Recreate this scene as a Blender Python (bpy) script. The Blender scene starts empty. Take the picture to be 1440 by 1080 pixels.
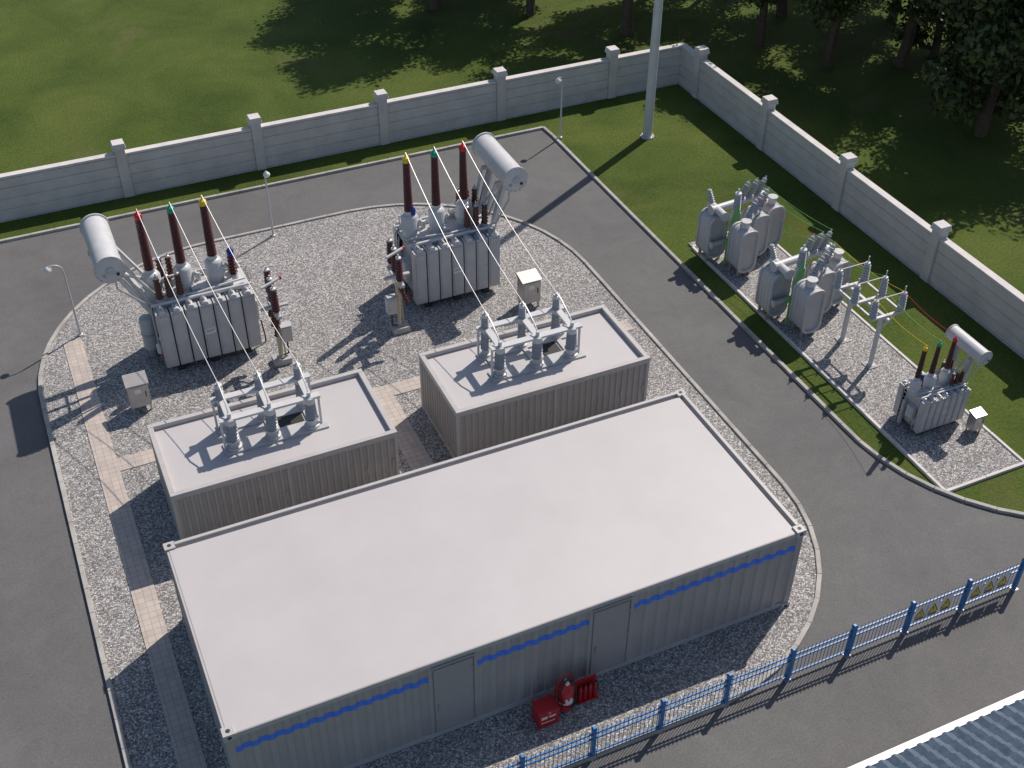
import bpy, math, random
from mathutils import Vector, Matrix
R=math.radians
random.seed(7)
sc=bpy.context.scene
sc.view_settings.view_transform='Standard'; sc.view_settings.look='None'; sc.view_settings.exposure=0
# ------------------------------------------------------------------ materials
def mat(name,col,rough=.6,metal=0,var=.12,scale=3.0,bump=0,bscale=40,dirt=None,detail=6):
    m=bpy.data.materials.new(name); m.use_nodes=True; nt=m.node_tree; N=nt.nodes; L=nt.links
    b=N['Principled BSDF']; b.inputs['Roughness'].default_value=rough; b.inputs['Metallic'].default_value=metal
    tc=N.new('ShaderNodeTexCoord'); nz=N.new('ShaderNodeTexNoise'); nz.inputs['Scale'].default_value=scale; nz.inputs['Detail'].default_value=detail; nz.inputs['Roughness'].default_value=.65
    L.new(tc.outputs['Object'],nz.inputs['Vector'])
    cr=N.new('ShaderNodeValToRGB'); L.new(nz.outputs['Fac'],cr.inputs['Fac'])
    e=cr.color_ramp.elements; e[0].position=.3; e[1].position=.72
    lo=[c*(1-var) for c in col]; hi=[min(1,c*(1+var)) for c in col]
    if dirt: lo=[c*(1-var)+d*var for c,d in zip(col,dirt)]
    e[0].color=(*lo,1); e[1].color=(*hi,1)
    L.new(cr.outputs['Color'],b.inputs['Base Color'])
    if bump:
        n2=N.new('ShaderNodeTexNoise'); n2.inputs['Scale'].default_value=bscale; n2.inputs['Detail'].default_value=3
        L.new(tc.outputs['Object'],n2.inputs['Vector'])
        bp=N.new('ShaderNodeBump'); bp.inputs['Strength'].default_value=bump; bp.inputs['Distance'].default_value=.02
        L.new(n2.outputs['Fac'],bp.inputs['Height']); L.new(bp.outputs['Normal'],b.inputs['Normal'])
    return m
M={}
M['roof']=mat('painted_steel_roof',(.50,.475,.475),.5,0,.05,.5,detail=9)
M['cabwall']=mat('painted_steel_wall',(.40,.375,.358),.5,0,.08,1.2)
M['cabframe']=mat('painted_steel_frame',(.47,.45,.44),.45,0,.08,2)
M['door']=mat('door_paint',(.37,.35,.34),.45,0,.06,2)
M['blue']=mat('blue_stripe_paint',(.06,.22,.88),.45,0,.08,3)
M['fence']=mat('fence_blue_paint',(.025,.18,.44),.4,0,.1,5)
M['fencelt']=mat('fence_spear_paint',(.25,.42,.62),.4,0,.1,5)
M['tank']=mat('transformer_grey_paint',(.49,.49,.50),.42,0,.10,2.2)
M['tanklt']=mat('transformer_light_paint',(.58,.58,.585),.4,0,.08,3)
M['dark']=mat('dark_metal_and_gap_shade',(.03,.032,.036),.6,0,.1,4)  # dark parts, and also the painted shade in the radiator gaps
M['steel']=mat('galvanised_steel',(.45,.45,.45),.4,.5,.12,6)
M['stain']=mat('stainless_cabinet',(.50,.475,.46),.36,.45,.12,2.5)
M['brown']=mat('brown_porcelain',(.085,.018,.014),.22,0,.2,8)
M['grey_ins']=mat('grey_insulator',(.40,.41,.43),.4,0,.1,8)
M['red']=mat('red_cap',(.55,.01,.015),.35,0,.1,5)
M['green']=mat('green_cap',(.01,.32,.20),.35,0,.1,5)
M['yellow']=mat('yellow_cap',(.72,.52,.02),.4,0,.1,5)
M['bluecap']=mat('blue_cap',(.01,.03,.25),.35,0,.1,5)
M['pipegreen']=mat('green_pipe_paint',(.14,.48,.10),.4,0,.1,5)
M['conc']=mat('concrete',(.44,.43,.42),.85,0,.18,2.5,.3,30)
M['wall']=mat('wall_concrete',(.58,.55,.528),.8,0,.13,1.1,.2,25,detail=9)
M['walltop']=mat('wall_cap_concrete',(.62,.59,.57),.8,0,.12,2,.2,25)
M['kerb']=mat('kerb_concrete',(.40,.385,.36),.85,0,.25,1.3,.3,40)
M['wire']=mat('aluminium_conductor',(.55,.55,.56),.4,.2,.05,5)
M['firered']=mat('fire_red_paint',(.50,.015,.02),.35,0,.1,5)
M['white']=mat('white_paint',(.76,.76,.75),.45,0,.06,4)
M['black']=mat('black_rubber',(.02,.02,.02),.6,0,.1,5)
M['bark']=mat('bark',(.10,.075,.055),.9,0,.35,6,.6,20)
M['yl']=mat('sign_yellow',(.85,.68,.03),.4,0,.05,5)
M['cream']=mat('cream_conduit',(.52,.46,.33),.6,0,.1,5)

def nodes(name):
    m=bpy.data.materials.new(name); m.use_nodes=True; nt=m.node_tree
    return m,nt.nodes,nt.links,nt.nodes['Principled BSDF']
def ramp(N,L,src,stops):
    cr=N.new('ShaderNodeValToRGB'); L.new(src,cr.inputs['Fac']); e=cr.color_ramp.elements
    while len(e)<len(stops): e.new(.5)
    for i,(p,c) in enumerate(stops): e[i].position=p; e[i].color=(*c,1)
    return cr.outputs['Color']
def noise(N,L,vec,s,d=6,r=.6,dist=0):
    n=N.new('ShaderNodeTexNoise'); n.inputs['Scale'].default_value=s; n.inputs['Detail'].default_value=d; n.inputs['Roughness'].default_value=r; n.inputs['Distortion'].default_value=dist
    L.new(vec,n.inputs['Vector']); return n.outputs['Fac']
def mix(N,L,f,a,b,mode='MIX'):
    n=N.new('ShaderNodeMix'); n.data_type='RGBA'; n.blend_type=mode
    if isinstance(f,float): n.inputs[0].default_value=f
    else: L.new(f,n.inputs[0])
    L.new(a,n.inputs[6]); L.new(b,n.inputs[7]); return n.outputs[2]
def bumpn(N,L,h,b,st,dist):
    bp=N.new('ShaderNodeBump'); bp.inputs['Strength'].default_value=st; bp.inputs['Distance'].default_value=dist
    L.new(h,bp.inputs['Height']); L.new(bp.outputs['Normal'],b.inputs['Normal'])
def geo(N): return N.new('ShaderNodeNewGeometry').outputs['Position']
# grass
m,N,L,b=nodes('grass'); p=geo(N)
c1=ramp(N,L,noise(N,L,p,.22,8,.6,.6),[(.3,(.052,.082,.017)),(.5,(.078,.114,.024)),(.7,(.112,.142,.034))])
c2=ramp(N,L,noise(N,L,p,9,6,.75),[(.25,(.50,.55,.45)),(.75,(1.5,1.45,1.35))])
c3=mix(N,L,1.0,c1,c2,'MULTIPLY')
f=ramp(N,L,noise(N,L,p,.13,6,.7,1.0),[(.56,(0,0,0)),(.70,(.6,.6,.6))])
br=N.new('ShaderNodeRGB'); br.outputs[0].default_value=(.16,.138,.065,1)
L.new(mix(N,L,f,c3,br.outputs[0]),b.inputs['Base Color']); b.inputs['Roughness'].default_value=.9; b.inputs['Specular IOR Level'].default_value=.15
bumpn(N,L,noise(N,L,p,14,6,.75),b,.7,.10); M['grass']=m
# asphalt
m,N,L,b=nodes('asphalt'); p=geo(N)
c1=ramp(N,L,noise(N,L,p,.25,8,.65,.5),[(.3,(.110,.108,.110)),(.7,(.145,.142,.143))])
c2=ramp(N,L,noise(N,L,p,22,4,.8),[(.3,(.70,.70,.70)),(.7,(1.30,1.30,1.30))])
c3=ramp(N,L,noise(N,L,p,.9,7,.75,1.5),[(.35,(.92,.92,.92)),(.65,(1.06,1.06,1.05))])
L.new(mix(N,L,1.0,mix(N,L,1.0,c1,c2,'MULTIPLY'),c3,'MULTIPLY'),b.inputs['Base Color']); b.inputs['Roughness'].default_value=.85
bumpn(N,L,noise(N,L,p,60,3,.7),b,.4,.01); M['asphalt']=m
# gravel
m,N,L,b=nodes('gravel'); p=geo(N)
v=N.new('ShaderNodeTexVoronoi'); v.inputs['Scale'].default_value=26; L.new(p,v.inputs['Vector'])
sp=N.new('ShaderNodeSeparateColor'); L.new(v.outputs['Color'],sp.inputs[0])
c1=ramp(N,L,sp.outputs[0],[(0,(.15,.147,.146)),(.35,(.29,.28,.275)),(.7,(.44,.425,.415)),(1,(.78,.76,.74))])
c2=ramp(N,L,noise(N,L,p,.5,6,.6),[(.3,(.88,.88,.89)),(.7,(1.1,1.09,1.07))])
edge=ramp(N,L,v.outputs['Distance'],[(.3,(1,1,1)),(.85,(.45,.45,.45))])
L.new(mix(N,L,1.0,mix(N,L,1.0,c1,c2,'MULTIPLY'),edge,'MULTIPLY'),b.inputs['Base Color']); b.inputs['Roughness'].default_value=.8
mp=N.new('ShaderNodeMath'); mp.operation='SUBTRACT'; mp.inputs[0].default_value=1; L.new(v.outputs['Distance'],mp.inputs[1])
bumpn(N,L,mp.outputs[0],b,.7,.03); M['gravel']=m
# pavers
m,N,L,b=nodes('pavers'); p=geo(N)
bt=N.new('ShaderNodeTexBrick'); L.new(p,bt.inputs['Vector']); bt.offset=0; bt.inputs['Scale'].default_value=1; bt.inputs['Brick Width'].default_value=.2; bt.inputs['Row Height'].default_value=.2; bt.inputs['Mortar Size'].default_value=.008
bt.inputs['Color1'].default_value=(.52,.45,.40,1); bt.inputs['Color2'].default_value=(.45,.395,.36,1); bt.inputs['Mortar'].default_value=(.31,.275,.25,1)
c2=ramp(N,L,noise(N,L,p,2,6,.6),[(.3,(.9,.9,.9)),(.7,(1.1,1.1,1.1))])
L.new(mix(N,L,1.0,bt.outputs['Color'],c2,'MULTIPLY'),b.inputs['Base Color']); b.inputs['Roughness'].default_value=.8; M['paver']=m
# roof tiles
m,N,L,b=nodes('roof_tiles'); p=geo(N)
c1=ramp(N,L,noise(N,L,p,5,4,.7),[(.3,(.045,.07,.105)),(.7,(.10,.145,.20))]); L.new(c1,b.inputs['Base Color']); b.inputs['Roughness'].default_value=.45; M['tile']=m
# leaves
m,N,L,b=nodes('leaves'); p=geo(N)
oi=N.new('ShaderNodeObjectInfo')
c1=ramp(N,L,noise(N,L,p,.9,3,.6),[(.3,(.026,.044,.010)),(.55,(.046,.070,.015)),(.75,(.088,.108,.022))])
c2=ramp(N,L,oi.outputs['Random'],[(0,(.75,.85,.8)),(1,(1.2,1.1,.95))])
L.new(mix(N,L,1.0,c1,c2,'MULTIPLY'),b.inputs['Base Color']); b.inputs['Roughness'].default_value=.6; M['leaf']=m

# ------------------------------------------------------------------ builder
class MB:
    def __init__(s): s.v=[];s.f=[];s.m=[];s.mats=[]
    def mi(s,k):
        if k not in s.mats: s.mats.append(k)
        return s.mats.index(k)
    def add(s,vs,fs,k):
        o=len(s.v); s.v+= [tuple(x) for x in vs]; i=s.mi(k)
        for f in fs: s.f.append(tuple(a+o for a in f)); s.m.append(i)
    def box(s,c,d,k,rot=None,taper=1):
        x,y,z=[a/2 for a in d]; vs=[]
        for sz in(-1,1):
            t=taper if sz>0 else 1
            for sx,sy in((-1,-1),(1,-1),(1,1),(-1,1)): vs.append(Vector((sx*x*t,sy*y*t,sz*z)))
        if rot is not None: vs=[rot@q for q in vs]
        c=Vector(c); s.add([q+c for q in vs],[(3,2,1,0),(4,5,6,7),(0,1,5,4),(1,2,6,5),(2,3,7,6),(3,0,4,7)],k)
    def bb(s,x0,x1,y0,y1,z0,z1,k): s.box(((x0+x1)/2,(y0+y1)/2,(z0+z1)/2),(x1-x0,y1-y0,z1-z0),k)
    def lathe(s,p,ax,prof,k,seg=14):
        ax=Vector(ax).normalized(); a=ax.orthogonal().normalized(); b=ax.cross(a); p=Vector(p); vs=[];fs=[]
        for r,h in prof:
            for i in range(seg):
                t=2*math.pi*i/seg; vs.append(p+ax*h+(a*math.cos(t)+b*math.sin(t))*max(r,1e-4))
        for j in range(len(prof)-1):
            for i in range(seg):
                i2=(i+1)%seg; fs.append((j*seg+i,j*seg+i2,(j+1)*seg+i2,(j+1)*seg+i))
        fs.append(tuple(reversed(range(seg)))); n=len(prof)-1; fs.append(tuple(n*seg+i for i in range(seg)))
        s.add(vs,fs,k)
    def cyl(s,p0,p1,r,k,seg=12,r1=None):
        p0=Vector(p0);p1=Vector(p1); d=p1-p0; s.lathe(p0,d,[(r,0),(r if r1 is None else r1,d.length)],k,seg)
    def beam(s,p0,p1,w,h,k):
        p0=Vector(p0);p1=Vector(p1);d=p1-p0; rot=d.to_track_quat('Z','Y').to_matrix(); s.box((p0+p1)/2,(w,h,d.length),k,rot)
    def tube(s,pts,r,k,seg=6):
        pts=[Vector(q) for q in pts]; vs=[];fs=[]; n=len(pts); up=None
        for i,q in enumerate(pts):
            d=(pts[min(i+1,n-1)]-pts[max(i-1,0)]).normalized()
            if up is None: up=d.orthogonal().normalized()
            up=(up-d*up.dot(d)).normalized(); b=d.cross(up)
            rr=r[i] if isinstance(r,(list,tuple)) else r
            for j in range(seg):
                t=2*math.pi*j/seg; vs.append(q+(up*math.cos(t)+b*math.sin(t))*rr)
        for i in range(n-1):
            for j in range(seg):
                j2=(j+1)%seg; fs.append((i*seg+j,i*seg+j2,(i+1)*seg+j2,(i+1)*seg+j))
        fs.append(tuple(reversed(range(seg)))); fs.append(tuple((n-1)*seg+i for i in range(seg)))
        s.add(vs,fs,k)
    def ins(s,p,ax,h,r0,r1,n,k,seg=14,shed=1.55):
        prof=[(r0,0)]
        for i in range(n):
            t=i/n; r=r0+(r1-r0)*t; a=h*i/n; st=h/n
            prof+=[(r,a+st*.25),(r*shed,a+st*.45),(r*shed*.98,a+st*.55),(r,a+st*.85)]
        prof.append((r1,h)); s.lathe(p,ax,prof,k,seg)
    def poly(s,pts,z0,z1,k):
        n=len(pts); vs=[(x,y,z0) for x,y in pts]+[(x,y,z1) for x,y in pts]
        s.add(vs,[tuple(range(n,2*n))]+[(i,(i+1)%n,(i+1)%n+n,i+n) for i in range(n)],k)
    def build(s,name,parent=None,smooth=True,bevel=0,ang=38,recenter=True):
        me=bpy.data.meshes.new(name); off=Vector((0,0,0))
        if parent is None and recenter:
            xs=[q[0] for q in s.v]; ys=[q[1] for q in s.v]; zs=[q[2] for q in s.v]
            off=Vector(((min(xs)+max(xs))/2,(min(ys)+max(ys))/2,min(zs)))
        me.from_pydata([tuple(Vector(q)-off) for q in s.v],[],s.f)
        for k in s.mats: me.materials.append(M[k])
        me.polygons.foreach_set('material_index',s.m)
        if smooth:
            me.shade_smooth(); me.set_sharp_from_angle(angle=R(ang))
        me.update(); ob=bpy.data.objects.new(name,me); bpy.context.collection.objects.link(ob); ob.location=off
        if parent: ob.parent=parent
        if bevel:
            bm=ob.modifiers.new('bevel','BEVEL'); bm.width=bevel; bm.segments=2; bm.limit_method='ANGLE'; bm.angle_limit=R(50)
        return ob
def empty(name,loc,scale=1,rz=0):
    e=bpy.data.objects.new(name,None); bpy.context.collection.objects.link(e); e.location=loc; e.scale=(scale,)*3; e.rotation_euler=(0,0,rz); e.empty_display_size=.3; return e

# ------------------------------------------------------------------ ground
g=MB(); g.add([(-300,-300,0),(300,-300,0),(300,300,0),(-300,300,0)],[(0,1,2,3)],'grass'); g.build('grass_ground',smooth=False,recenter=False)
def arc(cx,cy,r,a0,a1,n=16): return [(cx+r*math.cos(R(a0+(a1-a0)*i/n)),cy+r*math.sin(R(a0+(a1-a0)*i/n))) for i in range(n+1)]
RC=arc(26.65,4.9,6.2,180,270,20)
outer=[(20.45,26.95)]+RC+[(60,-1.3)]
road=[(-7.5,-7.2),(60,-7.2),(60,-1.3)]+list(reversed(RC))+[(20.45,26.95),(-7.5,26.95)]
g=MB(); g.add([(x,y,.006) for x,y in road],[tuple(range(len(road)))],'asphalt'); g.build('asphalt_road',smooth=False,recenter=False)
isl=arc(10.25,16.7,7,0,90,24)+arc(4.85,16.7,7,90,180,24)+arc(.85,1.0,3,180,270,12)+arc(11.25,4.0,6,270,360,22)
g=MB(); g.poly(isl,0,.05,'gravel'); g.build('gravel_bed',smooth=False,recenter=False)
strip=[(21.42,1.68),(24.42,1.68),(24.42,16.35),(21.42,16.35)]
g=MB(); g.poly(strip,0,.06,'gravel'); g.build('gravel_bed',smooth=False,recenter=False)
def resample(pts,closed,step):
    P=[Vector((x,y)) for x,y in pts]
    if closed: P.append(P[0])
    out=[P[0]]; acc=0
    for a,b in zip(P,P[1:]):
        d=(b-a).length
        if d<1e-6: continue
        t=step-acc
        while t<=d: out.append(a+(b-a)*(t/d)); t+=step
        acc=(acc+d)%step
    if (out[-1]-P[-1]).length>.15: out.append(P[-1])
    return out
def kerb(name,pts,closed,w=.13,h=.11,step=.9,k='kerb'):
    g=MB()
    P=resample(pts,closed,step)
    for a,b in zip(P,P[1:]):
        d=(b-a).normalized(); n=Vector((-d.y,d.x))*w/2; a2=a+d*.004; b2=b-d*.004; hh=h+random.uniform(-.004,.004)
        q=[a2-n,b2-n,b2+n,a2+n]
        g.poly([(v.x,v.y) for v in q],0,hh,k)
    g.build(name,smooth=False,bevel=.012)
kerb('kerb',isl,True)
kerb('kerb',[(-7.5,26.95)]+outer,False)
kerb('kerb',[(-7.5,-7.2),(-7.5,26.95)],False)
kerb('kerb',strip,True,.10,.10,1.5,'walltop')
# paved paths
g=MB()
g.bb(-1.09,-.48,-1.7,19.5,0,.075,'paver'); g.bb(-.477,7.45,12.38,12.98,0,.075,'paver'); g.bb(7.453,8.15,8.0,12.98,0,.075,'paver'); g.bb(8.153,16.9,12.38,12.98,0,.075,'paver')
g.build('paved_path',smooth=False,recenter=False)

# ------------------------------------------------------------------ perimeter wall
def wallrun(name,p0,p1,posts):
    g=MB(); p0=Vector(p0);p1=Vector(p1); d=(p1-p0).normalized(); n=Vector((-d.y,d.x))
    Ln=(p1-p0).length; rot=Matrix.Rotation(math.atan2(d.y,d.x),3,'Z')
    ts=sorted(posts); segs=[]; prev=0
    for t in ts+[Ln]:
        if t-.2>prev: segs.append((prev,t-.2 if t<Ln else Ln))
        prev=t+.2
    for a,b in segs:
        c=p0+d*((a+b)/2); l=b-a
        hs=[.05,.50,.95,1.40,1.78]
        g.box((c.x,c.y,.025),(l,.34,.05),'conc',rot)
        for z0,z1 in zip(hs,hs[1:]):
            g.box((c.x,c.y,(z0+z1)/2-.02),(l,.22,z1-z0-.04),'wall',rot)
            g.box((c.x,c.y,z1-.02),(l,.17,.04),'wall',rot)
        g.box((c.x,c.y,1.83),(l,.30,.10),'walltop',rot)
    for t in ts:
        c=p0+d*t
        g.box((c.x,c.y,1.05),(.396,.42,2.10),'wall',rot)
        g.box((c.x,c.y,2.14),(.52,.54,.08),'walltop',rot); g.box((c.x,c.y,2.26),(.50,.52,.16),'walltop',rot,.9)
    return g.build(name,smooth=False,bevel=.012)
wallrun('perimeter_wall',(-35,28.58),(28.34,28.58),[x+35 for x in (-29.8,-24.4,-18.95,-13.5,-8.1,-2.66,2.79,8.2,13.6,19.04,24.55)])
wallrun('perimeter_wall',(28.23,28.465),(28.23,-25),[28.465-y for y in (27.0,21.6,16.2,10.8,5.4,0,-5.4,-10.8,-16.2)])

# ------------------------------------------------------------------ container buildings
def corr(g,p0,p1,n,z0,z1,k,period=.3,depth=.04,off=0,cap=False):
    p0=Vector((*p0,0));p1=Vector((*p1,0)); d=(p1-p0); Ln=d.length; d.normalize(); n=Vector((*n,0)); c=max(1,round(Ln/period)); pr=Ln/c
    pts=[]
    for i in range(c):
        for t,o in((0,0),(.32,0),(.45,-1),(.87,-1)): pts.append(p0+d*(pr*(i+t))+n*(off+o*depth))
    pts.append(p1+n*off)
    vs=[(q.x,q.y,z0) for q in pts]+[(q.x,q.y,z1) for q in pts]; m=len(pts)
    flip = d.cross(Vector((0,0,1))).dot(n)<0
    fs=[(i,i+1,i+1+m,i+m) for i in range(m-1)]
    if flip: fs=[tuple(reversed(f)) for f in fs]
    g.add(vs,fs,k)
# large
L0,W0,H0=14.72,6.0,2.9
E=empty('equipment_container_building',(0,0,0))
g=MB(); z0,z1=.22,2.72
PD=.04
segs=[(.16,4.60),(5.80,8.70),(9.90,14.56)]
for a,b_ in segs: corr(g,(a,0),(b_,0),(0,-1),z0,z1,'cabwall',.37,PD)
corr(g,(L0,.16),(L0,W0-.16),(1,0),z0,z1,'cabwall',.37,PD); corr(g,(L0-.16,W0),(.16,W0),(0,1),z0,z1,'cabwall',.37,PD); corr(g,(0,W0-.16),(0,.16),(-1,0),z0,z1,'cabwall',.37,PD)
g.build('wall_panels',E,smooth=False)
g=MB()
for (x,y) in((0,0),(L0,0),(0,W0),(L0,W0)):
    sx=1 if x==0 else -1; sy=1 if y==0 else -1
    xa,xb=sorted((x-.02*sx,x+.16*sx)); ya,yb=sorted((y-.02*sy,y+.16*sy)); g.bb(xa,xb,ya,yb,.20,2.72,'cabwall')
for z_0,z_1 in((.06,.22),(2.72,2.86)):
    g.bb(.16,L0-.16,-.01,.12,z_0,z_1,'cabframe'); g.bb(.16,L0-.16,W0-.12,W0+.01,z_0,z_1,'cabframe')
    g.bb(-.01,.12,.16,W0-.16,z_0,z_1,'cabframe'); g.bb(L0-.12,L0+.01,.16,W0-.16,z_0,z_1,'cabframe')
for x in(4.60,5.72,8.70,9.82): g.bb(x,x+.08,-.02,.10,.22,2.72,'cabwall')
# corner castings
for x in(0,L0):
    for y in(0,W0):
        sx=1 if x==0 else -1; sy=1 if y==0 else -1
        for z_ in(0.0,2.72):
            xa,xb=sorted((x-.05*sx,x+.22*sx)); ya,yb=sorted((y-.05*sy,y+.20*sy)); g.bb(xa,xb,ya,yb,z_,z_+.20,'cabframe')
            g.lathe((x-.051*sx,y+.075*sy,z_+.10),(-sx,0,0),[(.05,-.01),(.05,.004)],'dark',12); g.lathe((x+.085*sx,y-.051*sy,z_+.10),(0,-sy,0),[(.05,-.01),(.05,.004)],'dark',12)
        g.lathe((x+.085*sx,y+.075*sy,2.905),(0,0,1),[(.055,0),(.055,.02)],'dark',12)
g.build('frame',E,bevel=.008,smooth=False)
g=MB()
g.bb(.10,L0-.10,.10,W0-.10,2.70,2.79,'roof')
g.bb(.22,L0-.22,W0-.10,W0-.01,2.861,2.93,'cabframe'); g.bb(L0-.10,L0-.01,.20,W0-.20,2.861,2.93,'cabframe')
g.build('roof',E,smooth=False)
g=MB(); g.bb(.04,L0-.19,.0,W0-.19,2.79,2.872,'roof'); g.build('roof_sheet',E,smooth=False,bevel=.02)
g=MB()
for a in(4.68,8.78):
    g.bb(a,a+1.04,.01,.05,.22,2.68,'cabwall'); g.bb(a+.04,a+1.0,-.022,.012,.26,2.58,'door')
    g.bb(a+.12,a+.15,-.06,-.023,1.05,1.30,'steel')
    for z in(.5,1.35,2.2): g.cyl((a+1.0,-.03,z),(a+1.0,-.03,z+.12),.02,'cabwall',8)
    g.bb(a-.02,a+1.06,-.06,-.021,2.68,2.71,'cabwall')
g.build('door',E,smooth=False,bevel=.006)
g=MB()
for a,b_ in((.16,4.60),(5.80,8.70),(9.90,14.56)): corr(g,(a,0),(b_,0),(0,-1),2.19,2.38,'blue',.37,PD,off=.004)
g.build('blue_stripe',E,smooth=False)
g=MB()
for x in(.3,3.8,7.3,10.9,14.3):
    for y in(.3,3,5.7): g.bb(x-.2,x+.2,y-.2,y+.2,0.03,.056,'conc')
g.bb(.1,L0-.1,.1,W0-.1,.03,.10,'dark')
g.build('plinth',E,smooth=False)
# small enclosures
def enclosure(x0,x1,y0,y1,H=2.13):
    E=empty('switchgear_enclosure',(x0,y0,0)); w=x1-x0; d=y1-y0
    g=MB(); pp,dd=.21,.045
    corr(g,(.08,0),(w/2-.03,0),(0,-1),.16,H-.16,'cabwall',pp,dd); corr(g,(w/2+.03,0),(w-.08,0),(0,-1),.16,H-.16,'cabwall',pp,dd)
    corr(g,(w,.08),(w,d-.08),(1,0),.16,H-.16,'cabwall',pp,dd); corr(g,(w-.08,d),(.08,d),(0,1),.16,H-.16,'cabwall',pp,dd); corr(g,(0,d-.08),(0,.08),(-1,0),.16,H-.16,'cabwall',pp,dd)
    g.build('wall_panels',E,smooth=False)
    g=MB(); t=.13
    for (x,y) in((0,0),(w,0),(0,d),(w,d)):
        sx=1 if x==0 else -1; sy=1 if y==0 else -1
        xa,xb=sorted((x-.012*sx,x+.08*sx)); ya,yb=sorted((y-.012*sy,y+.08*sy)); g.bb(xa,xb,ya,yb,.04,H-.16,'cabframe')
    g.bb(w/2-.03,w/2+.03,-.012,.03,.16,H-.16,'cabframe')
    g.bb(.08,w-.08,-.012,.05,.04,.16,'cabframe'); g.bb(.08,w-.08,d-.05,d+.012,.04,.16,'cabframe'); g.bb(-.012,.05,.08,d-.08,.04,.16,'cabframe'); g.bb(w-.05,w+.012,.08,d-.08,.04,.16,'cabframe')
    o=.02
    g.bb(-o,w+o,-o,t,H-.16,H+.02,'cabframe'); g.bb(-o,w+o,d-t,d+o,H-.16,H+.02,'cabframe'); g.bb(-o,t,t,d-t,H-.16,H+.018,'cabframe'); g.bb(w-t,w+o,t,d-t,H-.16,H+.018,'cabframe')
    g.build('frame',E,smooth=False,bevel=.01)
    g=MB(); g.bb(t-.01,w-t+.01,t-.01,d-t+.01,H-.24,H-.13,'roof'); g.build('roof',E,smooth=False)
    g=MB()
    for k in range(4):
        for s_ in(0,1):
            xx=.12+k*(w/2-.1)/4 if s_==0 else w/2+.1+k*(w/2-.1)/4
            g.bb(xx+.60,xx+.63,-.03,-.001,.9,1.15,'steel')
    g.build('door_handles',E,smooth=False)
    return E
enclosure(.54,6.92,8.46,11.58); enclosure(8.79,15.16,8.52,11.55)
# insulator racks on the enclosure roofs
def rack(xs,yf,yb,z=2.0):
    E=empty('roof_insulator_rack',(xs[1],(yf+yb)/2,z)); cx=xs[1]; cy=(yf+yb)/2; X=[x-cx for x in xs]; a=yf-cy; b_=yb-cy
    g=MB()
    g.bb(X[0]-.30,X[2]+.42,a-.24,a+.26,0,.06,'tank'); g.bb(X[0]-.28,X[2]+.30,b_-.20,b_+.16,0,.06,'tank')
    for x in X: g.bb(x-.08,x+.08,a+.26,b_-.20,0,.05,'tank')
    g.build('base_frame',E,smooth=False,bevel=.006)
    g=MB(); g.bb(X[1]+.26,X[2]-.14,a+.27,b_-.21,.0,.012,'black'); g.build('roof_opening',E,smooth=False)
    g=MB(); LH=1.06
    for x in X:
        g.lathe((x,a,.06),(0,0,1),[(.22,0),(.22,.07),(.16,.09),(.16,.22),(.20,.24),(.20,.30)],'tank',16)
        g.ins((x,a,.36),(0,0,1),.55,.115,.10,6,'grey_ins',16); g.lathe((x,a,.91),(0,0,1),[(.15,0),(.15,.20),(.06,.22),(.06,.38)],'tanklt',14)
        xb=x-.02
        g.lathe((xb,b_,.06),(0,0,1),[(.17,0),(.17,.06),(.12,.08),(.12,.22)],'tank',14)
        g.ins((xb,b_,.28),(0,0,1),.65,.10,.085,7,'grey_ins',14); g.lathe((xb,b_,.93),(0,0,1),[(.13,0),(.13,.18),(.08,.2)],'tank',14)
        g.ins((xb,b_,1.13),(0,0,1),.36,.085,.075,4,'grey_ins',14); g.lathe((xb,b_,1.49),(0,0,1),[(.11,0),(.11,.10),(.04,.12),(.04,.20)],'tanklt',12)
        g.tube([(x,a,1.27),(x,a+.25*(b_-a),1.42),(x-.01,a+.7*(b_-a),1.62),(xb,b_,1.68)],.024,'wire')
    g.build('insulators',E)
    g=MB()
    for yy in(a,b_):
        g.bb(X[0]-.30,X[2]+.30,yy-.11,yy+.11,LH,LH+.07,'tanklt')
    for x in X: g.bb(x-.10,x+.10,a+.11,b_-.11,LH+.002,LH+.066,'tanklt')
    for x in(X[0]-.26,X[2]+.26):
        for yy in(a,b_): g.bb(x-.03,x+.03,yy-.03,yy+.03,.06,LH,'tanklt')
    g.build('bus_frame',E,smooth=False,bevel=.005)
    return [(x-.02,yb,z+1.69) for x in xs]
tops1=rack((2.60,3.72,4.86),9.80,10.75); tops2=rack((10.70,11.93,13.08),9.75,10.8)

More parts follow.
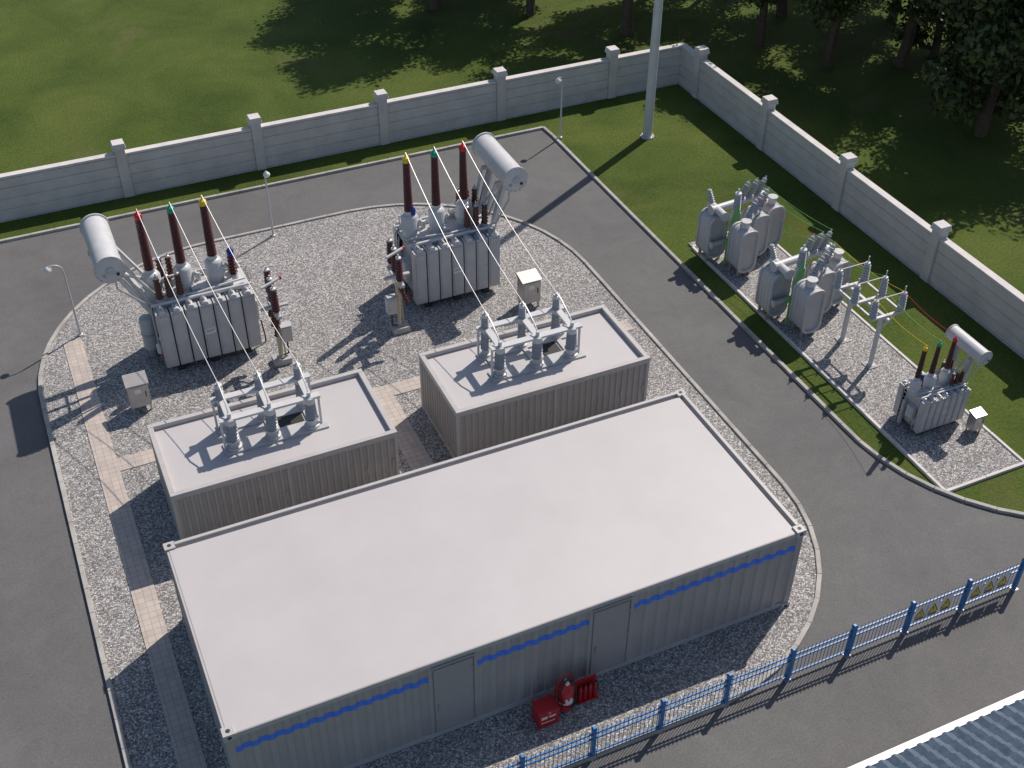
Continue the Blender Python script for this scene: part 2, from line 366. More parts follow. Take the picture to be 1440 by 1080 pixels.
# ------------------------------------------------------------------ transformers
def transformer(cx,cy,s,side,hv,cols,consx):
    E=empty('power_transformer',(cx,cy,.05),s)
    g=MB()
    for x in(-1.1,0,1.1): g.bb(x-.12,x+.12,-.95,.95,0,.18,'dark')
    for y in(-.5,.5): g.bb(-1.5,1.5,y-.08,y+.08,.18,.27,'steel')
    g.build('skid_base',E,smooth=False)
    g=MB(); g.bb(-1.42,1.42,-.58,.58,.27,2.25,'tank')
    g.bb(-1.56,1.56,-.66,.66,2.25,2.31,'tanklt'); g.bb(-1.52,1.52,-.62,.62,2.312,2.38,'tanklt')
    for z in(.9,1.6): g.bb(-1.46,1.46,-.62,.62,z,z+.07,'tank')
    for i in range(16):
        for y in(-.64,.64): g.cyl((-1.5+i*.2,y,2.31),(-1.5+i*.2,y,2.345),.025,'steel',6)
    g.build('tank',E,smooth=False,bevel=.01)
    g=MB(); n=7; pw=3.2/n
    for sy in(-1,1):
        for i in range(n):
            x0=-1.6+i*pw; ya,yb=sorted((sy*.70,sy*1.06))
            g.bb(x0+.022,x0+pw-.022,ya,yb,.28,2.36,'tank')
            yc,yd=sorted((sy*1.06,sy*1.085)); g.bb(x0+.07,x0+pw-.07,yc,yd,.36,2.28,'tank')
            g.cyl((x0+pw/2,sy*.62,2.37),(x0+pw/2,sy*1.04,2.37),.11,'tanklt',12); g.cyl((x0+pw/2,sy*.60,.36),(x0+pw/2,sy*1.0,.36),.06,'tank',8)
            g.bb(x0+pw/2-.03,x0+pw/2+.03,*sorted((sy*.75,sy*.95)),2.47,2.53,'steel')
        ya,yb=sorted((sy*.685,sy*.698)); g.bb(-1.58,1.58,ya,yb,.32,2.30,'dark')  # dark sheet painting in the shade behind the radiator slabs
        g.cyl((-1.62,sy*.66,2.50),(1.62,sy*.66,2.50),.055,'tanklt',10)
        for i in range(1,n): g.bb(-1.6+i*pw-.010,-1.6+i*pw+.010,*sorted((sy*.70,sy*1.0)),.32,2.33,'dark')  # dark strips stand in for shade between neighbouring slabs
    g.build('radiators',E,bevel=.008)
    g=MB()
    for x,c in zip(hv,cols):
        g.lathe((x,.08,2.38),(0,0,1),[(.34,0),(.34,.06),(.27,.08),(.27,.34),(.33,.36),(.33,.44),(.29,.50),(.29,.80),(.24,.88),(.16,.92),(.16,1.04)],'tanklt',20)
        g.cyl((x,.08,2.75),(x+.38,-.06,3.0),.08,'tanklt',10)
        g.ins((x,.08,3.40),(0,0,1),1.85,.125,.095,22,'brown',16,1.28)
        g.lathe((x,.08,5.25),(0,0,1),[(.12,0),(.135,.05),(.11,.16),(.03,.22),(.03,.34)],c,14)
    g.build('hv_bushings',E)
    g=MB()
    for j,(yy,hh) in enumerate(((-.42,.75),(.42,.85))):
        for i in range(3):
            x=side*(.62+.33*i); zz=2.38
            if j==1: x=side*(1.30-.30*i); yy=.52
            g.lathe((x,yy,zz),(0,0,1),[(.13,0),(.13,.10),(.10,.12),(.10,.18)],'tanklt',12); g.ins((x,yy,zz+.18),(0,0,1),hh,.09,.07,6,'brown',12,1.4); g.lathe((x,yy,zz+.18+hh),(0,0,1),[(.07,0),(.07,.06),(.02,.08),(.02,.18)],'steel',8)
    x=-side*1.2
    g.lathe((x,.0,2.38),(0,0,1),[(.15,0),(.15,.15),(.11,.2)],'tanklt',12); g.ins((x,0,2.58),(0,0,1),.7,.10,.08,6,'brown',12); g.lathe((x,0,3.28),(0,0,1),[(.11,0),(.12,.18),(.05,.28)],'bluecap',10)
    g.build('lv_bushings',E)
    # conservator
    g=MB(); cxx=consx; z=4.35; r=.42
    g.lathe((cxx,-.95,z),(0,1,0),[(r*.90,-.05),(r+.05,-.045),(r+.05,.0),(r,.01),(r,2.60),(r+.05,2.61),(r+.05,2.655),(r*.9,2.66)],'tanklt',32)
    g.lathe((cxx,-1.0,z),(0,-1,0),[(r*.88,0),(r*.6,.035),(.01,.05)],'tanklt',28)
    for i in range(16):
        t=i*math.pi/8; g.cyl((cxx+math.cos(t)*(r+.015),-1.005,z+math.sin(t)*(r+.015)),(cxx+math.cos(t)*(r+.015),-1.03,z+math.sin(t)*(r+.015)),.02,'steel',6)
    g.lathe((cxx,-1.03,z),(0,-1,0),[(.13,0),(.13,.05),(.10,.07)],'tank',14); g.lathe((cxx-.2,-1.03,z-.16),(0,-1,0),[(.05,0),(.05,.05)],'steel',8); g.lathe((cxx+.2,-1.03,z-.16),(0,-1,0),[(.05,0),(.05,.05)],'dark',8)
    for y in(-.3,.9): g.bb(cxx-.44,cxx+.44,y-.05,y+.05,z-.50,z-.36,'tank')
    g.build('conservator',E)
    g=MB(); ex=side*1.46
    for y in(-.3,.9):
        yb=max(min(y,.5),-.5)
        g.beam((ex,yb,1.7),(cxx-side*.10,y,z-.48),.19,.13,'tanklt'); g.beam((side*1.2,yb,2.38),(cxx-side*.42,y,z-.42),.08,.08,'tanklt')
        g.beam((cxx-side*.2,y,z-.5),(cxx-side*.9 if abs(cxx)>2.3 else cxx-side*.7,yb,2.75),.06,.06,'tank')
    g.beam((cxx-side*.35,-.3,3.3),(cxx-side*.35,.9,3.3),.06,.06,'tanklt')
    g.tube([(cxx,.2,z-.4),(cxx,.2,z-.75),(side*1.5,.2,2.95),(side*1.05,.15,2.62),(side*1.05,.15,2.40)],.06,'tanklt',8)
    g.bb(side*1.30-.13,side*1.30+.13,.05,.30,2.72,2.94,'tank')
    g.tube([(cxx-side*.1,-.7,z-.38),(cxx-side*.1,-.7,z-.9),(side*1.62,-.5,2.4),(side*1.62,-.5,.9)],.035,'tank',8)
    g.lathe((side*1.62,-.5,.55),(0,0,1),[(.09,0),(.10,.05),(.10,.32),(.05,.38)],'white',12)
    g.build('conservator_supports',E)
    g=MB() # end equipment
    g.lathe((side*1.80,.25,.35),(0,0,1),[(.24,0),(.24,1.1),(.20,1.18),(.06,1.22)],'tank',18); g.lathe((side*1.80,.25,.9),(0,0,1),[(.26,0),(.26,.05)],'steel',18)
    g.lathe((side*1.80,.25,0),(0,0,1),[(.16,0),(.16,.35)],'steel',12)
    g.bb(*sorted((side*1.45,side*1.62)),-.35,-.05,1.2,1.7,'tanklt')
    g.bb(*sorted((-side*1.45,-side*1.72)),-.5,-.0,.9,1.65,'tanklt'); g.bb(*sorted((-side*1.722,-side*1.74)),-.46,-.04,.95,1.6,'tank')
    g.lathe((-side*1.62,.35,.0),(0,0,1),[(.12,0),(.12,1.6),(.06,1.7)],'tank',14)
    lx=-side*1.56
    for y in(.18,.48+.04): g.cyl((lx-side*.24,y,.0),(lx-side*.12,y,2.4),.018,'steel',6)
    for i in range(7): g.cyl((lx-side*(.225-.014*i),.18,.4+i*.3),(lx-side*(.225-.014*i),.52,.4+i*.3),.014,'steel',6)
    g.tube([(-side*1.50,-.3,2.52),(-side*.9,-.45,2.58),(0,-.5,2.52),(side*.45,-.48,2.52)],.04,'tanklt',8)
    for x in(-.9,-.1,.95): g.bb(x-.14,x+.14,-.34,-.16,2.382,2.58,'tanklt'); g.cyl((x+.22,.42,2.38),(x+.22,.42,2.66),.08,'tanklt',12); g.cyl((x-.05,.5,2.38),(x-.05,.5,2.52),.11,'tank',12)
    for x in(-1.48,-.74,0,.74,1.48): g.cyl((x,.60,2.38),(x,.60,2.95),.016,'tanklt',6)
    for zz in(2.68,2.94): g.cyl((-1.48,.60,zz),(1.48,.60,zz),.016,'tanklt',6)
    g.tube([(-side*1.4,-.55,2.44),(-side*.5,-.6,2.44),(side*1.5,-.58,2.44),(side*1.56,-.3,2.3),(side*1.60,-.25,1.72)],.022,'dark',6)
    g.tube([(-1.5,.3,2.75),(-.7,.34,2.80),(.3,.32,2.78),(1.4,.3,2.74)],.045,'tanklt',8)
    g.cyl((-side*1.3,.45,2.38),(-side*1.3,.45,2.72),.10,'tanklt',12); g.lathe((-side*1.3,.45,2.72),(0,0,1),[(.14,0),(.14,.05),(.05,.12)],'steel',12)
    for q in((-side*1.58,-.62,.55),(-side*1.58,.62,.55),(side*1.58,-.62,.5)): g.cyl(q,(q[0],q[1]-.1,q[2]),.05,'red',10)
    g.tube([(-side*1.75,-.55,.9),(-side*1.8,-.6,.3),(-side*1.8,-.6,.02)],.025,'black',6)
    g.build('fittings',E)
    g=MB(); g.bb(-.17,.17,-1.089,-1.0865,1.25,1.45,'white'); g.bb(-.14,.14,-1.092,-1.090,1.38,1.40,'dark'); g.bb(-.14,.10,-1.092,-1.090,1.32,1.34,'dark'); g.build('name_plate',E,smooth=False)
    return [(cx+x*s,cy+.08*s,.05+5.59*s) for x in hv]
t1=transformer(3.38,17.42,1.0,-1,(-1.36,-.36,.64),('red','green','yellow'),-2.58)
t2=transformer(12.05,17.42,1.0,1,(-1.30,-.30,.72),('yellow','green','red'),2.18)
t3=transformer(23.05,4.55,.56,1,(-1.45,-.5,.55),('yellow','green','red'),1.98)

def wire(a,b,sag=.25,r=.013,k='wire',name='overhead_conductor',n=18):
    a=Vector(a);b=Vector(b); pts=[a.lerp(b,i/n)-Vector((0,0,sag*4*(i/n)*(1-i/n))) for i in range(n+1)]
    g=MB(); g.tube(pts,r,k,6); return g.build(name)
for a,b_ in zip(t1,tops1): wire(a,b_)
for a,b_ in zip(t2,tops2): wire(a,b_)

# ------------------------------------------------------------------ arrester posts beside the transformers
def arrester(x,y,side):
    E=empty('surge_arrester_post',(x,y,.05)); g=MB()
    g.bb(-.30,.30,-.22,.22,0,.22,'conc'); g.cyl((0,0,.22),(0,0,2.1),.075,'cream',14); g.cyl((.16,.05,.22),(.10,.05,2.05),.03,'cream',8)
    g.bb(-.12,.12,-.12,.12,.22,.26,'steel'); g.build('column',E,bevel=.01)
    g=MB(); g.bb(-.09,.09,-.55,.75,2.1,2.2,'tank'); g.bb(-.45,.45,-.06,.06,2.202,2.28,'tank')
    g.beam((0,0,1.6),(0,.55,2.1),.05,.05,'tank'); g.build('crossarm',E,smooth=False)
    g=MB()
    for i,(dx,dy) in enumerate(((-.05,-.45),(0,.12),(.05,.66))):
        g.lathe((dx,dy,2.20),(0,0,1),[(.09,0),(.09,.14),(.06,.16)],'steel',12); g.ins((dx,dy,2.36),(0,0,1),.85,.095,.08,8,'brown',14,1.4); g.lathe((dx,dy,3.21),(0,0,1),[(.09,0),(.09,.05),(.03,.08),(.03,.16)],'tanklt',10)
        g.ins((dx,dy,2.10),(-side*.3,-.5,-1),.6,.07,.06,6,'brown',12,1.4)
    g.cyl((-.35,-.1,3.1),(.30,.1,3.2),.05,'tanklt',10); g.lathe((.30,.1,3.2),(1,.3,0),[(.07,0),(.07,.06)],'red',10)
    g.build('arresters',E)
    g=MB(); g.bb(side*.26-.17,side*.26+.17,-.16,.12,.85,1.45,'tanklt'); g.bb(side*.26-.19,side*.26+.19,-.18,.14,1.452,1.48,'tank'); g.tube([(side*.26,0,.85),(side*.26,0,.3),(side*.05,0,.24)],.03,'dark',8)
    g.bb(side*.26-.15,side*.26+.15,-.175,-.162,.88,1.42,'steel'); g.build('control_box',E,bevel=.008,smooth=False)
arrester(5.38,15.55,1); arrester(9.55,15.6,-1)

def cabinet(x,y,s=1.0):
    E=empty('outdoor_steel_cabinet',(x,y,.05),s); g=MB()
    for a in(-.28,.28):
        for b_ in(-.18,.18): g.bb(a-.03,a+.03,b_-.03,b_+.03,0,.25,'steel')
    g.bb(-.34,.34,-.24,.24,.25,1.15,'stain'); g.add([(-.37,-.28,1.152),(.37,-.28,1.152),(.37,.28,1.152),(-.37,.28,1.152),(-.37,-.28,1.18),(.37,-.28,1.18),(.37,.28,1.30),(-.37,.28,1.30)],[(3,2,1,0),(4,5,6,7),(0,1,5,4),(1,2,6,5),(2,3,7,6),(3,0,4,7)],'stain')
    g.bb(-.30,.30,-.262,-.242,.30,1.10,'stain'); g.bb(.20,.23,-.285,-.263,.65,.85,'dark'); g.bb(-.12,.08,-.265,-.263,.82,1.0,'white')
    g.build('housing',E,smooth=False,bevel=.008)
cabinet(.68,15.05,.95); cabinet(14.2,15.15,1.0); cabinet(24.0,3.5,.6)

# ------------------------------------------------------------------ lamps and mast
def lamp(x,y,h=2.75,dx=-1):
    E=empty('street_lamp',(x,y,.05)); g=MB(); g.lathe((0,0,-.05),(0,0,1),[(.09,0),(.09,.09),(.045,.11),(.03,h*.85),(.025,h*.9)],'tanklt',12)
    pts=[(0,0,h*.85)]+[(dx*(.30-.30*math.cos(R(a))),0,h*.9+.30*math.sin(R(a))*.8) for a in range(0,140,20)]
    g.tube(pts,.022,'tanklt',8); g.build('pole',E)
    ex,_,ez=pts[-1]; g=MB(); g.lathe((ex,0,ez-.16),(0,0,1),[(.02,-.05),(.10,-.03),(.13,.03),(.12,.09),(.06,.15),(.025,.18)],'white',16); g.build('lamp_head',E)
lamp(-.47,19.75,2.95); lamp(7.22,23.2,2.8,.15); lamp(20.68,25.85,2.85,-.4)
g=MB(); g.lathe((24.22,24.5,0),(0,0,1),[(.30,0),(.30,.05),(.20,.06),(.20,.5),(.19,4),(.14,15)],'tanklt',20)
for a in range(8): g.cyl((24.22+.26*math.cos(a*math.pi/4),24.5+.26*math.sin(a*math.pi/4),.05),(24.22+.26*math.cos(a*math.pi/4),24.5+.26*math.sin(a*math.pi/4),.12),.02,'steel',6)
g.lathe((24.22,24.5,15),(0,0,1),[(.05,0),(.02,2.5)],'steel',8); g.build('lightning_mast')

# ------------------------------------------------------------------ blue fence
E=empty('blue_steel_fence',(0,-2.0,0)); g=MB(); fx=[-8.6+1.83*i for i in range(17)]
for x in fx:
    g.bb(x-.05,x+.05,-.05,.05,0,1.14,'fence'); g.box((x,0,1.17),(.13,.13,.06),'fence',None,.6); g.bb(x-.09,x+.09,-.09,.09,0,.02,'steel')
g.build('posts',E,smooth=False,bevel=.006)
g=MB(); h=MB()
for a,b_ in zip(fx,fx[1:]):
    for z in(.17,.74,.93): g.bb(a+.051,b_-.051,-.018,.018,z,z+.045,'fence')
    n=16
    for i in range(1,n):
        x=a+(b_-a)*i/n; h.bb(x-.006,x+.006,-.006,.006,.08,1.03,'fence'); h.lathe((x,0,1.03),(0,0,1),[(.008,0),(.016,.02),(.001,.08)],'fencelt',4)
g.build('rails',E,smooth=False); h.build('pickets',E,smooth=False)
for i,x in enumerate((17.34,17.76,18.18,19.17,19.62,20.07)):
    g=MB(); y=-.025; g.bb(x-.19,x+.19,y-.012,y,.36,.86,'white'); yy=y-.014
    g.add([(x-.17,yy,.50),(x+.17,yy,.50),(x,yy,.84)],[(0,1,2)],'dark')
    g.add([(x-.13,yy-.002,.525),(x+.13,yy-.002,.525),(x,yy-.002,.785)],[(0,1,2)],'yl'); yy-=.004
    g.add([(x+.01,yy,.73),(x-.03,yy,.64),(x+.0,yy,.64),(x-.01,yy,.56),(x+.03,yy,.66),(x+.005,yy,.66)],[(0,1,2,3,4,5)],'dark'); g.bb(x-.14,x+.14,y-.0145,y-.0125,.40,.46,'dark')
    o=g.build('warning_sign',recenter=False,smooth=False); o.location=(0,-2.0,0)

# ------------------------------------------------------------------ fire equipment
g=MB(); x,y=7.30,-.62
g.bb(x-.26,x+.26,y-.2,y+.2,.05,.60,'firered'); g.bb(x-.28,x+.28,y-.22,y+.22,.602,.64,'firered'); g.bb(x-.20,x-.04,y-.203,y-.201,.36,.46,'white'); g.bb(x+.0,x+.18,y-.203,y-.201,.38,.44,'white'); g.bb(x-.2,x+.16,y-.203,y-.201,.22,.25,'white'); g.bb(x-.03,x+.03,y-.235,y-.222,.56,.62,'steel')
g.build('fire_equipment_box',smooth=False,bevel=.01)
E=empty('wheeled_fire_extinguisher',(7.86,-.55,.05)); g=MB()
g.lathe((0,0,.10),(0,0,1),[(.10,0),(.18,.04),(.20,.10),(.20,.72),(.17,.84),(.07,.92),(.05,.98)],'firered',24); g.build('cylinder',E)
g=MB(); g.lathe((0,0,.42),(0,0,1),[(.2025,0),(.2025,.05)],'white',24)
for q in(-.07,.05): g.lathe((q,-.185,.62),(0,-1,.0),[(.04,0),(.04,.025)],'white',10)
g.bb(-.09,.09,-.215,-.197,.50,.58,'white'); g.build('label',E)
g=MB(); g.tube([(-.22,.1,.15),(-.23,.1,.8),(-.20,.05,1.15),(-.1,.0,1.36),(.1,.0,1.36),(.20,.05,1.15),(.23,.1,.8),(.22,.1,.15)],.02,'firered',8); g.cyl((-.23,.1,.7),(.23,.1,.7),.015,'firered',8)
g.tube([(.0,0,1.0),(.15,-.05,1.12),(.24,-.08,.9),(.22,-.16,.5),(.05,-.22,.32),(-.15,-.18,.4),(-.22,-.1,.8),(-.1,-.05,1.1),(.05,-.02,1.2)],.016,'black',8); g.cyl((0,0,1.03),(0,0,1.16),.04,'steel',10); g.cyl((0,-.05,1.1),(0,-.1,1.1),.05,'white',12); g.build('handle_and_hose',E)
g=MB()
for q in(-.27,.27): g.lathe((q-.03,.1,.15),(1,0,0),[(.15,0),(.15,.06)],'black',20); g.lathe((q-.035,.1,.15),(1,0,0),[(.08,0),(.08,.07)],'firered',14)
g.cyl((-.27,.1,.15),(.27,.1,.15),.015,'steel',8); g.build('wheels',E)
E=empty('fire_extinguisher_rack',(8.50,-.5,.05)); g=MB()
g.bb(-.28,.28,.10,.13,0,.7,'firered'); g.bb(-.28,.28,-.08,.10,0,.05,'firered'); g.build('stand',E,smooth=False)
for i in range(4):
    g=MB(); q=-.20+i*.135; g.lathe((q,0,.05),(0,0,1),[(.045,0),(.055,.02),(.055,.42),(.03,.48),(.02,.52)],'firered',16); g.bb(q-.02,q+.05,-.02,.02,.57,.60,'black'); g.tube([(q,0,.55),(q+.05,-.04,.5),(q+.05,-.06,.3)],.01,'black',6); g.build('extinguisher',E)

# ------------------------------------------------------------------ right-hand switchgear units
def stadium(g,cx,cy,z0,w,h,d,k,rim='tanklt'):
    def prof(w,h,r,n=6):
        P=[]
        for (sx,sz,a0) in((1,1,0),(-1,1,90),(-1,-1,180),(1,-1,270)):
            for i in range(n+1):
                a=R(a0+90*i/n); P.append((sx*(w/2-r)+r*math.cos(a),sz*(h/2-r)+r*math.sin(a)))
        return P
    def ringloft(lst,k):
        vs=[];n=None
        for ww,hh,yy in lst:
            P=prof(ww,hh,ww*.40); n=len(P); vs+=[(cx+a,cy+yy,z0+h/2+b_) for a,b_ in P]
        fs=[]
        for j in range(len(lst)-1):
            for i in range(n): i2=(i+1)%n; fs.append((j*n+i2,j*n+i,(j+1)*n+i,(j+1)*n+i2))
        fs.append(tuple(range(n-1,-1,-1))) ; fs.append(tuple((len(lst)-1)*n+i for i in range(n)))
        fs=[tuple(reversed(f)) for f in fs]
        g.add(vs,fs,k)
    ringloft([(w-.24,h-.24,-d/2+.055),(w-.14,h-.14,-d/2+.05),(w-.10,h-.10,-d/2-.04),(w+.06,h+.06,-d/2-.04),(w+.06,h+.06,-d/2+.05),(w,h,-d/2+.05),(w,h,d/2-.05),(w+.06,h+.06,d/2-.05),(w+.06,h+.06,d/2+.04),(w-.10,h-.10,d/2+.04),(w-.14,h-.14,d/2-.05),(w-.24,h-.24,d/2-.055)],k)
    for yy in(-d/4,0,d/4): 
        P=prof(w+.025,h+.025,w*.40); n=len(P); vs=[(cx+a,cy+yy-.015,z0+h/2+b_) for a,b_ in P]+[(cx+a,cy+yy+.015,z0+h/2+b_) for a,b_ in P]
        g.add(vs,[(i,(i+1)%n,(i+1)%n+n,i+n) for i in range(n)]+[tuple(range(n)),tuple(range(2*n-1,n-1,-1))],rim)
def unit(x,y):
    E=empty('reactor_bank',(x,y,.06)); g=MB()
    S=[(0,0),(-.50,1.30),(.98,.75),(1.82,1.05)]
    for sx,sy in S: stadium(g,sx,sy,.22,.72,1.66,.74,'tank')
    g.build('reactor_tanks',E,ang=50)
    g=MB()
    for sx,sy in S:
        for a in(-.25,.25):
            for b_ in(-.25,.25): g.bb(sx+a-.04,sx+a+.04,sy+b_-.04,sy+b_+.04,0,.26,'steel')
    g.build('feet',E,smooth=False)
    g=MB()
    g.cyl((-.65,1.25,2.06),(1.75,1.45,2.06),.14,'tanklt',14); g.cyl((-.1,.0,2.02),(1.10,.78,2.02),.12,'tanklt',14)
    for q in(-.66,1.74): g.cyl((q,1.25 if q<0 else 1.45,2.06),(q+(.05 if q>0 else -.05),1.25 if q<0 else 1.45,2.06),.19,'tank',16)
    for sx,sy in S: g.cyl((sx,sy,1.8),(sx,sy,2.10),.15,'tanklt',14); g.lathe((sx,sy,2.10),(0,0,1),[(.19,0),(.19,.05)],'tank',14)
    g.cyl((-.45,.7,2.05),(-.45,1.7,2.05),.14,'tanklt',14); g.cyl((-.45,.68,2.05),(-.45,.64,2.05),.19,'tank',16)
    g.lathe((.12,.85,0),(0,0,1),[(.15,0),(.15,1.1),(.18,1.2),(.18,2.0),(.1,2.10)],'tank',16)
    g.cyl((-.8,.75,.9),(-.0,.80,.9),.09,'tank',12); g.cyl((-.82,.75,.9),(-.87,.75,.9),.13,'tank',14)
    g.build('header_pipes',E)
    g=MB()
    for i in range(3):
        p0=Vector((.15+.38*i,.22+.22*i,2.0)); d=Vector((.55,.22,.75)).normalized(); g.ins(p0,d,.72,.10,.075,7,'grey_ins',12); g.lathe(p0+d*.72,d,[(.09,0),(.09,.08),(.03,.1),(.03,.2)],'tanklt',10)
        p0=Vector((.55+.36*i,1.34,2.1)); g.ins(p0,d,.66,.095,.07,7,'grey_ins',12); g.lathe(p0+d*.66,d,[(.09,0),(.09,.08),(.03,.1),(.03,.2)],'tanklt',10)
    g.ins((.12,.85,2.1),(0,0,1),.62,.10,.08,7,'grey_ins',12); g.lathe((.12,.85,2.72),(0,0,1),[(.12,0),(.12,.08),(.03,.12),(.03,.24)],'tanklt',10)
    g.ins((-.45,1.6,2.15),(-.15,.3,.9),.5,.08,.06,6,'grey_ins',12)
    g.build('insulators',E)
    g=MB()
    g.tube([(-.30,.55,.06),(-.30,.55,1.1),(-.28,.5,1.6),(-.12,.6,2.1),(.02,.66,2.35),(.12,.74,2.25)],.045,'pipegreen',8); g.tube([(-.05,.45,1.1),(-.02,.48,1.9),(.08,.6,2.2)],.035,'pipegreen',8); g.bb(-.40,-.22,.45,.60,.95,1.15,'pipegreen'); g.bb(-.3,.05,.42,.48,1.55,1.63,'pipegreen'); g.bb(-.28,.08,.42,.48,1.15,1.22,'pipegreen')
    g.build('earthing_straps',E)
    return E
unit(22.15,13.95); unit(22.15,9.95)
E=empty('isolator_support_frame',(23.1,8.25,.06)); g=MB()
for yy in(-.78,.74):
    g.lathe((0,yy,0),(0,0,1),[(.14,0),(.14,.05),(.085,.07),(.075,2.0)],'tanklt',14); g.bb(-.2,.2,yy-.2,yy+.2,-.02,.03,'conc')
g.build('columns',E)
g=MB(); g.bb(-.05,.05,-1.15,1.10,2.0,2.10,'tanklt')
for yy in(-.95,0,.92): g.bb(-.62,.62,yy-.05,yy+.05,2.102,2.17,'tanklt')
for xx in(-.55,.55): g.bb(xx-.03,xx+.03,-.95,.92,2.172,2.21,'tanklt')
g.beam((0,-.78,1.4),(.5,-.9,2.1),.04,.04,'tanklt'); g.beam((0,.74,1.4),(-.5,.85,2.1),.04,.04,'tanklt'); g.build('crossarms',E,smooth=False)
g=MB()
for yy in(-.95,0,.92):
    for xx in(-.55,.55):
        g.ins((xx,yy,2.21),(0,0,1),.62,.09,.075,6,'grey_ins',12); g.lathe((xx,yy,2.83),(0,0,1),[(.08,0),(.08,.06),(.02,.08),(.02,.3)],'tanklt',10)
    g.cyl((-.55,yy,2.90),(.55,yy,2.90),.02,'tanklt',8)
g.build('insulators',E)
for px,c,tp in zip((22.55,23.1,23.65),('yellow','pipegreen','red'),t3): wire((px,7.3,2.97),tp,.12,.007,c)
dd=Vector((.55,.22,.75)).normalized()
def tip(i,oy,row=0): 
    return (Vector((.55+.36*i,1.34,2.1))+dd*.84 if row else Vector((.15+.38*i,.22+.22*i,2.0))+dd*.90)+Vector((22.15,oy,.06))
for i,(yy,c) in enumerate(((9.17,'red'),(8.25,'pipegreen'),(7.3,'yellow'))): wire((23.65,yy,2.97),tip(i,9.95,0),.15,.007,c)
for i,c in ((0,'red'),(1,'pipegreen'),(2,'pipegreen')): wire(tip(i,13.95,0),tip(i,9.95,1),.10,.007,c)

# ------------------------------------------------------------------ neighbouring house (roof corner)
E=empty('tiled_roof_house',(0,0,0)); g=MB(); x0,x1,y1,yr=9.5,30,-6.25,-10.5; ze,zr=3.0,4.9
g.bb(x0+.4,x1-.4,-14.3,y1-.45,0,2.9,'wall'); g.build('walls',E,smooth=False)
g=MB()
for sgn,ya in((1,y1),(-1,2*yr-y1)):
    n=14
    for i in range(n):
        a=i/n;b2=(i+1)/n; ya_=ya+(yr-ya)*a; yb_=ya+(yr-ya)*b2; za=ze+(zr-ze)*a+.05; zb=ze+(zr-ze)*b2
        cols=int((x1-x0)/.33); vs=[];fs=[]
        for j in range(cols*4+1):
            xx=x0+j*(x1-x0)/(cols*4); w=.035*math.sin(j*math.pi/2)
            vs+=[(xx,ya_,za+w-.05),(xx,ya_,za+w),(xx,yb_,zb+w)]
        for j in range(cols*4):
            q=j*3; f=[(q,q+3,q+4,q+1),(q+1,q+4,q+5,q+2)]
            if sgn>0: f=[tuple(reversed(t)) for t in f]
            fs+=f
        g.add(vs,fs,'tile')
g.build('roof_tiles',E)
g=MB(); g.bb(x0-.05,x1+.05,y1-.02,y1+.14,ze-.10,ze+.06,'white'); g.cyl((x0,yr,zr+.03),(x1,yr,zr+.03),.10,'tile',10); g.bb(x0-.12,x0-.01,2*yr-y1,y1-.03,ze-.1,ze,'white'); g.build('gutter',E,smooth=False)

# ------------------------------------------------------------------ trees
def tree_mesh(seed,h,cr,base=.2):
    rnd=random.Random(seed); g=MB(); k='bark'
    def limb(p,d,l,r,n=6,bend=.25):
        pts=[p];rs=[r]; d=d.normalized()
        for i in range(n):
            d=(d+Vector((rnd.uniform(-bend,bend),rnd.uniform(-bend,bend),rnd.uniform(-.02,bend*.7)))).normalized(); p=p+d*(l/n); pts.append(p); rs.append(r*(1-.75*(i+1)/n))
        g.tube(pts,rs,k,7); return pts,rs
    tp,tr=limb(Vector((0,0,-.1)),Vector((0,0,1)),h*.8,h*.026,9,.10)
    clumps=[]
    for i in range(15):
        t=base+(1-base)*(i/15); idx=min(int(t*9),8); p=tp[idx].lerp(tp[idx+1],t*9-idx)
        a=i*2.4+rnd.uniform(-.4,.4); ln=cr*(1.05-.55*abs(t-.45)/.55)*rnd.uniform(.8,1.1)
        pts,rs=limb(p,Vector((math.cos(a),math.sin(a),.25+.9*t)),ln,max(.03,tr[idx]*.45))
        for q in (3,4,5,6): clumps.append((pts[q],.7+.1*q/6*cr/3))
        for s_ in range(3):
            q=pts[rnd.choice((2,3,4))]; d=Vector((rnd.uniform(-1,1),rnd.uniform(-1,1),rnd.uniform(-.1,.9)))
            p2,_=limb(q,d,ln*.5,.04,4); clumps.append((p2[-1],.65)); clumps.append((p2[2],.6))
    clumps.append((tp[-1],.9)); clumps.append((tp[-2],.9))
    vs=[];fs=[]
    for c,rad in clumps:
        rad*=cr/3.2*rnd.uniform(.8,1.15)
        for i in range(90):
            d=Vector((rnd.gauss(0,1),rnd.gauss(0,1),rnd.gauss(0,.8))); d=d.normalized()*rad*(rnd.random()**.45); q=c+d
            if q.z<.7: continue
            n_=(d.normalized()+Vector((rnd.uniform(-.8,.8),rnd.uniform(-.8,.8),rnd.uniform(-.2,1)))).normalized()
            a=n_.orthogonal().normalized(); b_=n_.cross(a); t=rnd.uniform(0,6.28); a,b_=a*math.cos(t)+b_*math.sin(t),b_*math.cos(t)-a*math.sin(t)
            s_=rnd.uniform(.08,.16); o=len(vs); vs+=[q-a*s_,q+b_*s_*.55,q+a*s_,q-b_*s_*.55]; fs.append((o,o+1,o+2,o+3))
    g.add(vs,fs,'leaf')
    me=bpy.data.meshes.new('tree'); me.from_pydata([tuple(q) for q in g.v],[],g.f)
    for kk in g.mats: me.materials.append(M[kk])
    me.polygons.foreach_set('material_index',g.m); me.update(); return me
TM=[tree_mesh(11,10.5,3.3,.26),tree_mesh(23,12,3.8,.24),tree_mesh(37,9,3.4,.16),tree_mesh(41,8,3.4,.06)]
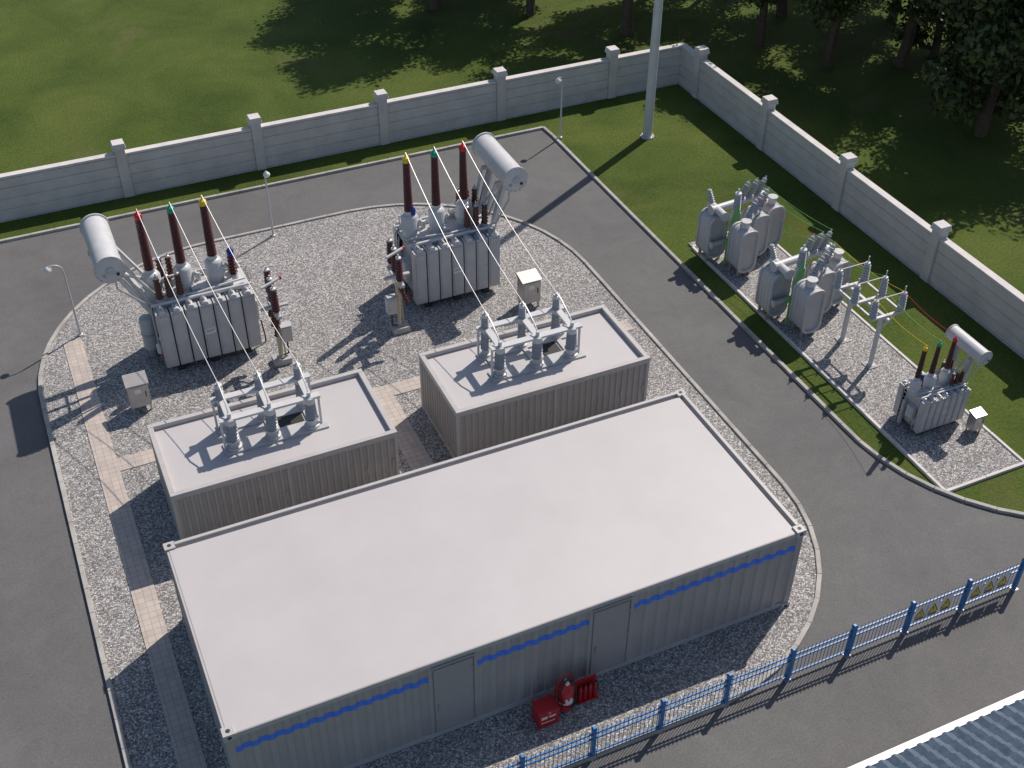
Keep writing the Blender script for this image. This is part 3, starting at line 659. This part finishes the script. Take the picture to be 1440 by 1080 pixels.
TR=[(28.6,34.4,0,1.12),(37.1,33.2,1,1),(35.7,27.3,0,1.05),(38.9,25.9,1,1),(37.6,18.8,3,1.36),(21,41.3,0,1.15),(33,39,1,1),(27,43.5,2,1.1),(42,30.5,2,1.1),(43,23,1,1.1),(42.5,16,2,1.1),(44.5,36,1,1.1),(38,39,0,1.1),(48,28,0,1.2),(46,11,1,1),(31.5,47,1,1.1),(23,49,0,1.1),(48,19,1,1.2),(40.3,21.5,3,1.15),(34.0,30.6,0,.9),(41,26,3,1.1),(25.2,38.6,0,.95),(19.5,44.5,2,1.1)]
for i,(x,y,k,s) in enumerate(TR):
    o=bpy.data.objects.new('broadleaf_tree',TM[k]); bpy.context.collection.objects.link(o); o.location=(x,y,0); o.rotation_euler=(0,0,i*1.7); o.scale=(s,s,s)

# ------------------------------------------------------------------ light, world, camera
sv=Vector((.78,.44,1)).normalized(); el=math.asin(sv.z); az=math.atan2(sv.x,sv.y)
sd=bpy.data.lights.new('sun','SUN'); sd.energy=4.3; sd.angle=R(.5); sd.color=(1,.915,.825); so=bpy.data.objects.new('sun',sd); bpy.context.collection.objects.link(so)
so.rotation_euler=sv.to_track_quat('Z','Y').to_euler(); so.location=(20,20,40)
w=bpy.data.worlds.new('World'); sc.world=w; w.use_nodes=True; nt=w.node_tree; bg=nt.nodes['Background']; st=nt.nodes.new('ShaderNodeTexSky'); st.sky_type='NISHITA'; st.sun_disc=False; st.sun_elevation=el; st.sun_rotation=az; st.air_density=1.0; st.dust_density=1.0
nt.links.new(st.outputs[0],bg.inputs['Color']); bg.inputs['Strength'].default_value=.095
cd=bpy.data.cameras.new('camera'); co=bpy.data.objects.new('camera',cd); bpy.context.collection.objects.link(co); sc.camera=co
cd.sensor_width=36; cd.lens=42.545; cd.clip_end=1000; cd.clip_start=.1
pitch,yaw,roll=.6868,.4296,.0073
fw=Vector((math.sin(yaw)*math.cos(pitch),math.cos(yaw)*math.cos(pitch),-math.sin(pitch))); r=Vector((math.cos(yaw),-math.sin(yaw),0)); u=r.cross(fw)
r2=r*math.cos(roll)+u*math.sin(roll); u2=-r*math.sin(roll)+u*math.cos(roll)
co.matrix_world=Matrix(((r2.x,u2.x,-fw.x,-.7931),(r2.y,u2.y,-fw.y,-16.2113),(r2.z,u2.z,-fw.z,24.9485),(0,0,0,1)))
